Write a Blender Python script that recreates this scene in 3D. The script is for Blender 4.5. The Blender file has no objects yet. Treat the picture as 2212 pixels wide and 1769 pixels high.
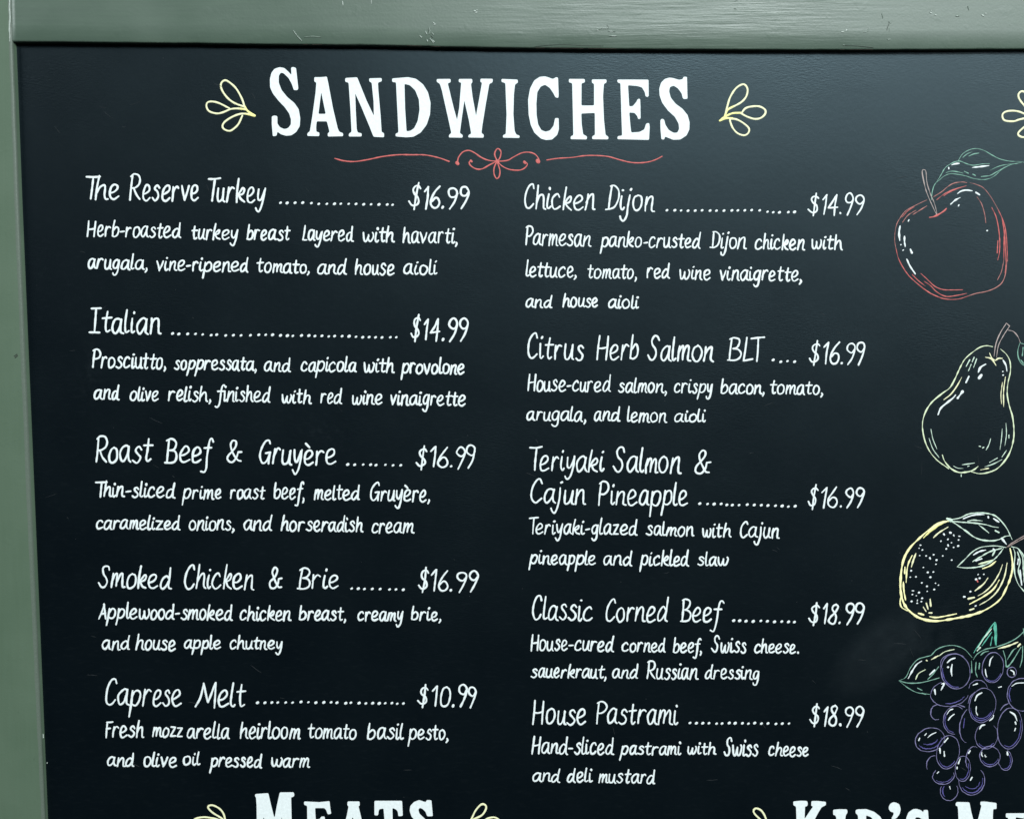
import bpy, math, random
from mathutils import Vector, Euler, noise as mnoise

random.seed(7)
scene = bpy.context.scene
COL = scene.collection

# ------------------------------------------------------------------ camera
# board plane: x right, z up, painted face looks towards -y; one photo pixel is about half a millimetre
FPX, PW, PH, DIST = 2000.0, 2212.0, 1769.0, 1.0
PITCH = math.radians(2.6)
cam = bpy.data.cameras.new("camera")
cam.sensor_width = 36.0
cam.lens = 36.0 * FPX / PW
cam.clip_start, cam.clip_end = 0.01, 100
camo = bpy.data.objects.new("camera", cam)
camo.location = (0, -DIST * math.cos(PITCH), DIST * math.sin(PITCH))
camo.rotation_euler = (math.pi / 2 - PITCH, 0, 0)
COL.objects.link(camo)
scene.camera = camo

# ------------------------------------------------------------------ world, lamps, exposure
w = bpy.data.worlds.new("World"); scene.world = w; w.use_nodes = True
bg = w.node_tree.nodes["Background"]
bg.inputs[0].default_value = (0.75, 0.88, 1.0, 1); bg.inputs[1].default_value = 0.03

def area_lamp(name, loc, target, sx, sy, power, color):
    l = bpy.data.lights.new(name, 'AREA'); l.shape = 'RECTANGLE'
    l.size, l.size_y, l.energy, l.color = sx, sy, power, color
    o = bpy.data.objects.new(name, l); o.location = loc
    o.rotation_euler = (Vector(target) - Vector(loc)).to_track_quat('-Z', 'Y').to_euler()
    COL.objects.link(o)
area_lamp("ceiling_or_fill_lamp", (2.1, -6.0, 4.7), (0, 0, 0), 5.0, 2.2, 1080, (0.91, 0.985, 1.0))
area_lamp("ceiling_or_fill_lamp", (-5.0, -3.2, 3.6), (0, 0, 0), 2.8, 1.6, 150, (0.91, 0.985, 1.0))  # unseen fill added to even out the light from the left
area_lamp("ceiling_or_fill_lamp", (4.4, -4.6, 1.9), (0, 0, 0), 2.6, 2.2, 105, (0.91, 0.985, 1.0))
scene.view_settings.view_transform = 'Standard'
scene.view_settings.look = 'None'
scene.view_settings.exposure = 0.0
scene.view_settings.gamma = 1.0
scene.view_settings.use_curve_mapping = False
scene.render.engine = 'CYCLES'

# ------------------------------------------------------------------ survey: photo pixel -> point on a plane parallel to the board
_C = Vector(camo.location); _R = Euler(camo.rotation_euler).to_matrix()
def at(px, py, depth=0.0):
    d = _R @ Vector(((px - PW / 2) / FPX, (PH / 2 - py) / FPX, -1.0))
    t = (-depth - _C.y) / d.y
    return _C + d * t
MM = 0.0005                                    # metres per photo pixel at the picture's middle

# ------------------------------------------------------------------ materials
def new_mat(name):
    m = bpy.data.materials.new(name); m.use_nodes = True
    nt = m.node_tree
    return m, nt, nt.nodes["Principled BSDF"]
def N(nt, kind, **kw):
    n = nt.nodes.new(kind)
    for k, v in kw.items():
        if k.startswith("_"): setattr(n, k[1:], v)
        else: n.inputs[k.replace("_", " ")].default_value = v
    return n
def coords(nt, scale=(1, 1, 1), rot=(0, 0, 0)):
    tc = nt.nodes.new("ShaderNodeTexCoord")
    mp = N(nt, "ShaderNodeMapping"); mp.inputs["Scale"].default_value = scale; mp.inputs["Rotation"].default_value = rot
    nt.links.new(tc.outputs["Object"], mp.inputs["Vector"])
    return mp.outputs["Vector"]
def ramp(nt, fac, stops):
    r = nt.nodes.new("ShaderNodeValToRGB"); e = r.color_ramp.elements
    while len(e) < len(stops): e.new(0.5)
    for el, (p, c) in zip(e, stops):
        el.position = p; el.color = (c, c, c, 1) if isinstance(c, (int, float)) else (*c, 1)
    nt.links.new(fac, r.inputs["Fac"]); return r.outputs["Color"]
def tex_noise(nt, vec, scale, detail=4, rough=0.55):
    n = N(nt, "ShaderNodeTexNoise", Scale=scale, Detail=detail, Roughness=rough)
    nt.links.new(vec, n.inputs["Vector"]); return n.outputs["Fac"]
def mix(nt, fac, a, b, typ='MIX'):
    m = nt.nodes.new("ShaderNodeMix"); m.data_type = 'RGBA'; m.blend_type = typ
    for sock, v in ((m.inputs[0], fac), (m.inputs[6], a), (m.inputs[7], b)):
        if hasattr(v, "links"): nt.links.new(v, sock)
        elif isinstance(v, (int, float)): sock.default_value = v
        else: sock.default_value = (*v, 1)
    return m.outputs[2]
def math_(nt, op, a, b=0.0):
    m = nt.nodes.new("ShaderNodeMath"); m.operation = op
    for s, v in zip(m.inputs, (a, b)):
        if hasattr(v, "links"): nt.links.new(v, s)
        else: s.default_value = v
    return m.outputs[0]
def bump(nt, h, strength, dist, prev=None):
    b = N(nt, "ShaderNodeBump", Strength=strength, Distance=dist)
    nt.links.new(h, b.inputs["Height"])
    if prev: nt.links.new(prev, b.inputs["Normal"])
    return b.outputs["Normal"]
def spot(nt, cx, cz, rx, rz, rot=0.0):
    """soft elliptical patch 0..1 round a place on the board"""
    tc = nt.nodes.new("ShaderNodeTexCoord")
    mp = nt.nodes.new("ShaderNodeMapping"); mp.vector_type = 'TEXTURE'
    mp.inputs["Location"].default_value = (cx, 0, cz); mp.inputs["Rotation"].default_value = (0, rot, 0)
    mp.inputs["Scale"].default_value = (rx, 1, rz)
    nt.links.new(tc.outputs["Object"], mp.inputs["Vector"])
    g = nt.nodes.new("ShaderNodeTexGradient"); g.gradient_type = 'SPHERICAL'
    nt.links.new(mp.outputs["Vector"], g.inputs["Vector"])
    return g.outputs["Fac"]

def chalkboard_material():
    m, nt, b = new_mat("black_chalkboard_paint")
    v = coords(nt)
    mott = tex_noise(nt, v, 9, 5)
    fine = tex_noise(nt, v, 160, 4)
    base = mix(nt, ramp(nt, mott, [(0.3, 0.0), (0.75, 1.0)]), (0.0003, 0.0014, 0.0026), (0.0008, 0.0022, 0.0034))
    # wiped chalk dust left in patches
    p1 = at(1905, 1405); p2 = at(1990, 1375); p3 = at(195, 800); p4 = at(700, 935)
    dust = math_(nt, 'MULTIPLY', ramp(nt, spot(nt, p1.x, p1.z, .075, .036, -.7), [(.0, 0.0), (.45, .42)]), ramp(nt, tex_noise(nt, v, 40, 5), [(.2, .35), (.75, 1.0)]))
    d2 = math_(nt, 'MULTIPLY', spot(nt, p2.x, p2.z, .09, .05, -.3), ramp(nt, tex_noise(nt, v, 60, 6), [(.4, 0.0), (.8, 1.0)]))
    d3 = math_(nt, 'MULTIPLY', spot(nt, p3.x, p3.z, .02, .05, .1), ramp(nt, tex_noise(nt, v, 120, 5), [(.45, 0.0), (.75, 1.0)]))
    d4 = math_(nt, 'MULTIPLY', spot(nt, p4.x, p4.z, .05, .02, .4), ramp(nt, tex_noise(nt, v, 150, 5), [(.5, 0.0), (.75, 1.0)]))
    tot = math_(nt, 'ADD', math_(nt, 'ADD', dust, math_(nt, 'MULTIPLY', d2, .45)), math_(nt, 'ADD', math_(nt, 'MULTIPLY', d3, .4), math_(nt, 'MULTIPLY', d4, .4)))
    # faint all-over streaks from wiping
    sv = coords(nt, (26, 1, 90), (0, math.radians(28), 0))
    streak = ramp(nt, tex_noise(nt, sv, 3.0, 6, .65), [(.52, 0.0), (.8, 1.0)])
    tot = math_(nt, 'ADD', tot, math_(nt, 'MULTIPLY', streak, .16))
    base = mix(nt, math_(nt, 'MULTIPLY', tot, .36), base, (0.030, 0.038, 0.042))
    nt.links.new(base, b.inputs["Base Color"])
    rg = ramp(nt, mott, [(0.25, 0.365), (0.8, 0.41)])
    nt.links.new(rg, b.inputs["Roughness"])
    b.inputs["Specular IOR Level"].default_value = 0.36
    b.inputs["Specular Tint"].default_value = (.62, .88, 1.0, 1)
    n1 = bump(nt, fine, .16, .0004)
    # trowelled nap in places
    nv = coords(nt, (130, 1, 420), (0, math.radians(-32), 0))
    nap = math_(nt, 'MULTIPLY', tex_noise(nt, nv, 1.5, 3), ramp(nt, tex_noise(nt, v, 7, 3), [(.48, 0.0), (.66, 1.0)]))
    n2 = bump(nt, nap, .30, .0005, n1)
    nt.links.new(n2, b.inputs["Normal"])
    return m

def frame_material(name, axis):
    """sage green brushed paint; axis is the way the brush ran"""
    m, nt, b = new_mat(name)
    v = coords(nt)
    sc = (14, 30, 260) if axis == 'x' else (260, 30, 14)
    bv = coords(nt, sc)
    brush = tex_noise(nt, bv, 1.0, 5, .6)
    cloud = tex_noise(nt, v, 11, 4)
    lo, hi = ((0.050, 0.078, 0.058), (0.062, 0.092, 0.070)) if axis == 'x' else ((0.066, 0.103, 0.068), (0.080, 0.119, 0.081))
    col = mix(nt, ramp(nt, cloud, [(.3, 0.0), (.72, 1.0)]), lo, hi)
    col = mix(nt, ramp(nt, brush, [(.35, 0.0), (.75, .18)]), col, (0.088, 0.136, 0.094))
    fleck = ramp(nt, tex_noise(nt, v, 190, 3), [(.70, 0.0), (.78, 1.0)])
    col = mix(nt, math_(nt, 'MULTIPLY', fleck, .22), col, (0.03, 0.045, 0.03))
    nt.links.new(col, b.inputs["Base Color"])
    nt.links.new(ramp(nt, cloud, [(.2, .34), (.8, .46)]), b.inputs["Roughness"])
    b.inputs["Specular IOR Level"].default_value = 0.5
    # heavier brush marks where the paint went on thick
    q = at(1450, 30)
    patch = math_(nt, 'ADD', .10, math_(nt, 'MULTIPLY', ramp(nt, spot(nt, q.x, q.z, .27, .12), [(.05, 0.0), (.6, 1.0)]),
                  ramp(nt, tex_noise(nt, coords(nt, (5, 1, 22)), 1.6, 3), [(.30, .25), (.62, 1.0)])))
    if axis == 'z': patch = .12
    n = bump(nt, math_(nt, 'MULTIPLY', brush, patch), .42, .0010)
    n = bump(nt, tex_noise(nt, v, 420, 3), .18, .0004, n)
    n = bump(nt, ramp(nt, tex_noise(nt, v, 60, 2), [(.62, 0.0), (.72, 1.0)]), .09, .0006, n)
    nt.links.new(n, b.inputs["Normal"])
    return m

def paint(name, col, rough=.55, vary=.10):
    m, nt, b = new_mat(name)
    f = tex_noise(nt, coords(nt), 330, 5, .65)
    c = mix(nt, ramp(nt, f, [(.30, 1.0), (.56, 0.0)]), tuple(x * (1 - vary) for x in col), col)
    nt.links.new(c, b.inputs["Base Color"])
    b.inputs["Roughness"].default_value = rough
    b.inputs["Specular IOR Level"].default_value = .3
    return m
M = {
    'scratch': paint("chalk_dust", (.024, .030, .034), .8, vary=.4),
    'board': chalkboard_material(),
    'rail': frame_material("sage_paint_along_rail", 'x'),
    'stile': frame_material("sage_paint_along_stile", 'z'),
    'white': paint("white_paint_marker", (.70, .75, .75), vary=.12),
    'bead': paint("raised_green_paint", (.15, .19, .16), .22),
    'arris': paint("edge_highlight_green", (.098, .125, .100), .35),  # edge highlight put into the colour as a lighter green
    'caulk': paint("pale_green_caulk", (.30, .35, .31), .35),
    'glint_fleck': paint("pale_glint_fleck_paint", (.38, .43, .39), .3),  # pale colour for painted-in glints, and for light flecks on the stile
    'worn': paint("worn_wood_edge", (.27, .22, .18), .7),
    'nick': paint("shallow_knock", (.045, .062, .05), .6),
    'dark': paint("dark_nick", (.03, .04, .03), .7),
    'cream': paint("cream_paint_marker", (.74, .73, .46)),
    'yellow': paint("yellow_paint_marker", (.82, .78, .30)),
    'lemon': paint("pale_yellow_paint_marker", (.86, .82, .42)),
    'red': paint("red_paint_marker", (.55, .12, .11), vary=.2),
    'pink': paint("faded_red_paint_marker", (.44, .17, .15), vary=.25),
    'green': paint("green_paint_marker", (.20, .40, .31), vary=.25),
    'teal': paint("teal_paint_marker", (.10, .42, .31), vary=.2),
    'mint': paint("pale_green_paint_marker", (.56, .70, .58), vary=.15),
    'pear': paint("pale_yellow_green_paint_marker", (.66, .74, .50), vary=.15),
    'brown': paint("brown_paint_marker", (.30, .22, .20), vary=.2),
    'taupe': paint("taupe_paint_marker", (.40, .32, .30), vary=.2),
    'violet': paint("violet_paint_marker", (.09, .08, .28), vary=.25),
    'lilac': paint("lilac_paint_marker", (.19, .175, .33), vary=.2),
}

# ------------------------------------------------------------------ objects
def empty(name, loc, **props):
    o = bpy.data.objects.new(name, None); o.location = loc; COL.objects.link(o)
    for k, v in props.items(): o[k] = v
    return o
def link_mesh(name, verts, faces, mats, parent, midx=None, smooth=True, label=None):
    me = bpy.data.meshes.new(name)
    me.from_pydata([tuple(v) for v in verts], [], faces)
    for k in mats: me.materials.append(M[k])
    if midx: me.polygons.foreach_set("material_index", midx)
    if smooth: me.polygons.foreach_set("use_smooth", [True] * len(me.polygons))
    me.update()
    o = bpy.data.objects.new(name, me); COL.objects.link(o)
    if parent: o.parent = parent
    if label: o["label"] = label
    return o

class Ink:
    """raised strokes of marker paint, gathered into one mesh"""
    def __init__(self): self.v, self.f, self.mi, self.mats, self.k = [], [], [], [], 0
    def _m(self, key):
        if key not in self.mats: self.mats.append(key)
        return self.mats.index(key)
    def stroke(self, pts, width, mat='white', depth=0.0, taper=0.0, rag=.07, curve=True):
        """pts in photo pixels, width in photo pixels"""
        mi = self._m(mat); self.k += 1
        if len(pts) == 1: pts = [pts[0], (pts[0][0] + .25 * width, pts[0][1] - .08 * width)]
        P = spline(pts, max(1.2, width * .30)) if curve and len(pts) > 2 else resample(pts, max(1.2, width * .35))
        n = len(P); h0 = .00010 + .000006 * (self.k % 9); ph = random.random() * 50
        rings = []
        nrm = []
        for i in range(n):
            a = P[max(i - 1, 0)]; b = P[min(i + 1, n - 1)]
            dx, dy = b[0] - a[0], b[1] - a[1]; L = math.hypot(dx, dy) or 1
            nrm.append((dx / L, dy / L))
        def half(i):
            t = i / max(n - 1, 1)
            w_ = width * .5 * (1 + rag * mnoise.noise(Vector((P[i][0] * .11 + ph, P[i][1] * .11, ph))) * 2)
            if taper: w_ *= 1 - taper * abs(2 * t - 1) ** 2.5
            return w_
        prof = ((-1, 0), (-.86, .75), (0, 1), (.86, .75), (1, 0))
        def ring(c, t, hw, hh):
            ids = []
            for u, z in prof:
                p = at(c[0] - t[1] * hw * u, c[1] + t[0] * hw * u, depth)
                ids.append(len(self.v)); self.v.append((p.x, p.y + .00002 - hh * z, p.z))
            rings.append(ids)
        t0 = nrm[0]; r0 = half(0)
        for q in (80, 50, 22):
            a = math.radians(q)
            ring((P[0][0] - t0[0] * r0 * math.sin(a), P[0][1] - t0[1] * r0 * math.sin(a)), t0, r0 * math.cos(a), h0)
        for i in range(n): ring(P[i], nrm[i], half(i), h0 + .000012 * i / n)
        t1 = nrm[-1]; r1 = half(n - 1)
        for q in (22, 50, 80):
            a = math.radians(q)
            ring((P[-1][0] + t1[0] * r1 * math.sin(a), P[-1][1] + t1[1] * r1 * math.sin(a)), t1, r1 * math.cos(a), h0)
        for A, B in zip(rings, rings[1:]):
            for j in range(4):
                self.f.append((A[j], A[j + 1], B[j + 1], B[j])); self.mi.append(mi)
    def build(self, name, parent, label=None):
        return link_mesh(name, self.v, self.f, self.mats, parent, self.mi, True, label)

def resample(pts, step):
    out = [pts[0]]
    for a, b in zip(pts, pts[1:]):
        k = max(1, int(math.hypot(b[0] - a[0], b[1] - a[1]) / step))
        k = min(k, 40)
        out += [(a[0] + (b[0] - a[0]) * i / k, a[1] + (b[1] - a[1]) * i / k) for i in range(1, k + 1)]
    return out
def spline(pts, step):
    """Catmull-Rom through the points"""
    out = [pts[0]]
    P = [(2 * pts[0][0] - pts[1][0], 2 * pts[0][1] - pts[1][1])] + list(pts) + [(2 * pts[-1][0] - pts[-2][0], 2 * pts[-1][1] - pts[-2][1])]
    if math.hypot(pts[0][0] - pts[-1][0], pts[0][1] - pts[-1][1]) < 1e-6:
        P[0], P[-1] = pts[-2], pts[1]
    for i in range(1, len(P) - 2):
        p0, p1, p2, p3 = P[i - 1], P[i], P[i + 1], P[i + 2]
        k = min(24, max(3, int(math.hypot(p2[0] - p1[0], p2[1] - p1[1]) / step)))
        for j in range(1, k + 1):
            t = j / k; t2 = t * t; t3 = t2 * t
            out.append(tuple(.5 * (2 * p1[c] + (p2[c] - p0[c]) * t + (2 * p0[c] - 5 * p1[c] + 4 * p2[c] - p3[c]) * t2
                                   + (3 * p1[c] - p0[c] - 3 * p2[c] + p3[c]) * t3) for c in (0, 1)))
    return out

# ------------------------------------------------------------------ the board, its panel and its frame
board = empty("menu_board", (0, 0, 0), category="menu board",
              label="black chalkboard menu in a sage green frame, white hand lettering under SANDWICHES and drawn fruit")
board_parts = board

FD = 0.0068                                                    # the frame stands 7 mm proud of the panel
tl, br = at(-40, 40), at(2700, 2150)
pv = [(tl.x, 0, br.z), (br.x, 0, br.z), (br.x, 0, tl.z), (tl.x, 0, tl.z)]
pv += [(x, .012, z) for x, y, z in pv]
pan = Ink(); pan.v = list(pv); pan.mats = ['board', 'scratch']
pan.f = [(0, 1, 2, 3), (7, 6, 5, 4), (1, 0, 4, 5), (2, 1, 5, 6), (3, 2, 6, 7), (0, 3, 7, 4)]; pan.mi = [0] * 6
rs = random.Random(21)
for _ in range(70):                                           # hairline scratches and rubbed-out chalk
    x, y, a, L = rs.uniform(60, 2200), rs.uniform(120, 1760), rs.gauss(-.6, .5), rs.uniform(5, 34)
    pan.stroke([(x, y), (x + L * .5 * math.cos(a), y - L * .5 * math.sin(a) + rs.uniform(-1, 1)), (x + L * math.cos(a), y - L * math.sin(a))], rs.uniform(.5, 1.0), 'scratch', rag=.4, taper=.8)
for _ in range(60):
    x, y = rs.uniform(60, 2200), rs.uniform(120, 1760)
    pan.stroke([(x, y), (x + rs.uniform(-1, 1), y + rs.uniform(-1, 1))], rs.uniform(.7, 1.5), 'scratch', rag=.4)
po = pan.build("panel", board)
po.data.polygons.foreach_set("use_smooth", [k >= 6 for k in range(len(po.data.polygons))])

def interp(tab, x):
    for (x0, y0), (x1, y1) in zip(tab, tab[1:]):
        if x <= x1 or (x1, y1) == tab[-1]: return y0 + (y1 - y0) * (x - x0) / (x1 - x0)
RAIL_EDGE = [(-100, 88), (29, 90), (200, 91.4), (390, 93), (540, 95), (800, 97.6), (1080, 103), (1300, 105.4), (1640, 107.4), (1880, 107.6), (2212, 106), (2700, 104)]
STILE_EDGE = [(-260, 16), (0, 20.5), (95, 23), (440, 35), (1100, 62), (1769, 93), (2150, 111)]
SIDE_FOOT = [(-260, 22), (0, 31), (95, 36), (440, 49), (765, 62.5), (1100, 76.5), (1769, 104), (2150, 120)]

def wob(t, seed, amp=1.0):
    return amp * (mnoise.noise(Vector((t * .013, seed, 0))) * .7 + mnoise.noise(Vector((t * .06, seed + 9, 0))) * .45)

# top rail, butting against the stile
def make_rail():
    V, F, MI = [], [], []
    xs = [26.0 + (2674.0 * i / 260) for i in range(261)]
    prev = None
    for i, px in enumerate(xs):
        e = at(px, interp(RAIL_EDGE, px) + wob(px, 3.1, .9), FD)
        d = FD - .0005 + .00025 * mnoise.noise(Vector((px * .01, 4, 2)))
        lip = .0014 + .0007 * max(0, mnoise.noise(Vector((px * .02, 8, 1))))
        up = at(px, -170, FD).z
        prof = [(0.0, -.001), (0.0, d - lip), (lip * .3, d - lip * .3), (lip, d)]
        nz = 7
        prof += [(lip + (up - e.z - lip) * k / nz, d + .00022 * mnoise.noise(Vector((px * .006, k * 1.7, 5)))) for k in range(1, nz + 1)]
        prof += [(up - e.z, -.001)]
        ring = []
        for dz, dep in prof:
            ring.append(len(V)); V.append((e.x, -dep, e.z + dz))
        if prev:
            for j in range(len(ring) - 1):
                F.append((prev[j], prev[j + 1], ring[j + 1], ring[j]))
                worn = j == 1 and mnoise.noise(Vector((px * .035, 3, 3))) > -.12 and (1150 < px < 1335 or 1818 < px < 1890 or 660 < px < 700 or 880 < px < 960)
                MI.append(1 if worn else 0)
        else:
            F.append(tuple(ring)); MI.append(0)
        prev = ring
    F.append(tuple(reversed(prev))); MI.append(0)
    ink = Ink(); ink.v, ink.f, ink.mi, ink.mats = V, F, MI, ['rail', 'worn']
    dep = FD - .00015
    # knocks and drips, glints coloured in as pale strokes, each at its place on the rail
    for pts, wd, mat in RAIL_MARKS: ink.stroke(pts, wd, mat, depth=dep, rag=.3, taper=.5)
    o = ink.build("frame_rail", board, "brushed sage green top rail with knocks and painted-in glints")
    return o
def zt(ox, oy, s, txt):
    """'x y, x y; x y, ...' read off an enlarged tile -> strokes in photo pixels"""
    return [[(ox + float(q.split()[0]) / s, oy + float(q.split()[1]) / s) for q in st.split(',')] for st in txt.split(';') if st.strip()]
RAIL_MARKS = []
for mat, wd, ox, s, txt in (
    ('glint_fleck', 2.6, 540, 3.85, "1862 92,1878 96;1885 84,1892 88;1876 108,1890 104"),
    ('glint_fleck', 1.5, 540, 3.85, "1008 0,1010 36;770 12,774 50;1520 186,1545 208;1530 205,1538 214"),
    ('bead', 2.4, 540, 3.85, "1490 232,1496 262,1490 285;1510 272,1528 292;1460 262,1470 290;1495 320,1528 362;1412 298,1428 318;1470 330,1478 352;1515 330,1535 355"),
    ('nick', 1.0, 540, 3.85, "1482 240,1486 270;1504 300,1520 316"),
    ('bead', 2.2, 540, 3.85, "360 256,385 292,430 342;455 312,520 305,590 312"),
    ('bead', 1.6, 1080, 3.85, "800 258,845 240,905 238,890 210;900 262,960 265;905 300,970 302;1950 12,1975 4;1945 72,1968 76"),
    ('glint_fleck', 1.3, 1080, 3.85, "806 250,818 258;905 262,940 265;930 302,965 303"),
    ('glint_fleck', 2.2, 1640, 3.769, "1392 104,1408 112;1400 84,1404 100;1432 124,1446 128;1812 122,1830 134;1838 112,1852 112;668 262,690 262;705 254,714 242"),
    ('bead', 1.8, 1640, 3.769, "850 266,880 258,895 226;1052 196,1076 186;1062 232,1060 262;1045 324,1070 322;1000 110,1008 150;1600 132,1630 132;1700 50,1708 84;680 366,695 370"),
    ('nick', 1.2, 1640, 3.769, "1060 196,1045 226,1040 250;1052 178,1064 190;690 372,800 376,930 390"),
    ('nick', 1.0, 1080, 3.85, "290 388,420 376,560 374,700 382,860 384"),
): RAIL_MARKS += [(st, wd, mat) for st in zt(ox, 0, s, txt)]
make_rail()

def make_stile():
    V, F, MI = [], [], []
    n = 240; prev = None
    for i in range(n + 1):
        py = -210 + (2150 + 210) * i / n
        e = at(interp(STILE_EDGE, py) + wob(py, 7.7, .7), py, FD)
        s = at(interp(SIDE_FOOT, py), py, 0)
        z = e.z; sx = s.x
        lip = .0019 + .0005 * mnoise.noise(Vector((py * .02, 2, 6)))
        back = e.x + (sx - e.x) * .55
        xl = at(-150, py, FD).x
        prof = [(sx, -.001), (back + (sx - back) * .55, FD * .40), (back, FD - lip * 1.5), (e.x + lip * .9, FD - lip * .7), (e.x, FD - .0002), (e.x - lip, FD)]
        prof += [(e.x - lip + (xl - e.x + lip) * k / 4, FD + .00025 * mnoise.noise(Vector((py * .006, k * 1.3, 1)))) for k in range(1, 5)]
        prof += [(xl, -.001)]
        ring = []
        for x, dep in prof: ring.append(len(V)); V.append((x, -dep, z))
        if prev:
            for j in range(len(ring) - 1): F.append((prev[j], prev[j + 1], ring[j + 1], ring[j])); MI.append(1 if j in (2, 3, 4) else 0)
        else: F.append(tuple(reversed(ring))); MI.append(0)
        prev = ring
    F.append(tuple(prev)); MI.append(0)
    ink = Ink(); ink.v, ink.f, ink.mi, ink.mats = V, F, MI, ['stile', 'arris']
    ink.stroke([(20.6 + .8 * math.sin(k * 1.7), -150 + k * 12) for k in range(21)], 2.6, 'caulk', depth=FD + .0001, rag=.45)
    ink.stroke([(21, 3), (20, 14), (20.6, 25)], 1.6, 'glint_fleck', depth=FD + .0003, rag=.5)  # highlights on the caulk, painted in as pale strokes
    ink.stroke([(20.4, 52), (21, 66), (20.6, 84)], 1.3, 'glint_fleck', depth=FD + .0003, rag=.5)
    for st in zt(0, 440, 2.613, "80 860,96 850;86 868,98 858"): ink.stroke(st, 2.4, 'dark', depth=FD + .0001, rag=.4)
    for st in zt(0, 1100, 2.577, "240 1250,241 1270;262 1408,262 1412"): ink.stroke(st, 2.0, 'glint_fleck', depth=FD * .45, rag=.3)
    return ink.build("frame_stile", board, "sage green upright of the frame with a dark nick")
make_stile()

# ------------------------------------------------------------------ painted headings (filled letters)
def fillet(poly, r):
    out = []; n = len(poly)
    for i in range(n):
        a, b, c = poly[i - 1], poly[i], poly[(i + 1) % n]
        def toward(q):
            L = math.hypot(q[0] - b[0], q[1] - b[1]) or 1; t = min(r, .42 * L) / L
            return (b[0] + (q[0] - b[0]) * t, b[1] + (q[1] - b[1]) * t)
        p, q = toward(a), toward(c)
        for t in (0, .33, .67, 1):
            out.append(tuple((1 - t) ** 2 * p[k] + 2 * t * (1 - t) * b[k] + t * t * q[k] for k in (0, 1)))
    return out
def heading(text, letters, label):
    cu = bpy.data.curves.new("heading", 'CURVE'); cu.dimensions = '2D'; cu.fill_mode = 'BOTH'; cu.extrude = .00008
    for ox, oy, s, txt in letters:
        for st in zt(ox, oy, s, txt):
            pts = fillet(st, 2.6)
            sp = cu.splines.new('POLY'); sp.points.add(len(pts) - 1); sp.use_cyclic_u = True
            for q, (px, py) in zip(sp.points, pts):
                p = at(px + .25 * mnoise.noise(Vector((px * .15, py * .15, 1))), py + .25 * mnoise.noise(Vector((px * .15, py * .15, 7))))
                q.co = (p.x, p.z, 0, 1)
    tmp = bpy.data.objects.new("heading_outline", cu); COL.objects.link(tmp)
    dg = bpy.context.evaluated_depsgraph_get(); dg.update()
    me = bpy.data.meshes.new_from_object(tmp.evaluated_get(dg))
    bpy.data.objects.remove(tmp); bpy.data.curves.remove(cu)
    for v in me.vertices: v.co = (v.co.x, -v.co.z - .00009, v.co.y)
    me.materials.clear(); me.materials.append(M['white']); me.name = "heading"
    o = bpy.data.objects.new("heading", me); COL.objects.link(o); o.parent = board; o["label"] = label
    return o
H1, H2 = (540, 0, 3.85), (1080, 0, 3.85)
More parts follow.
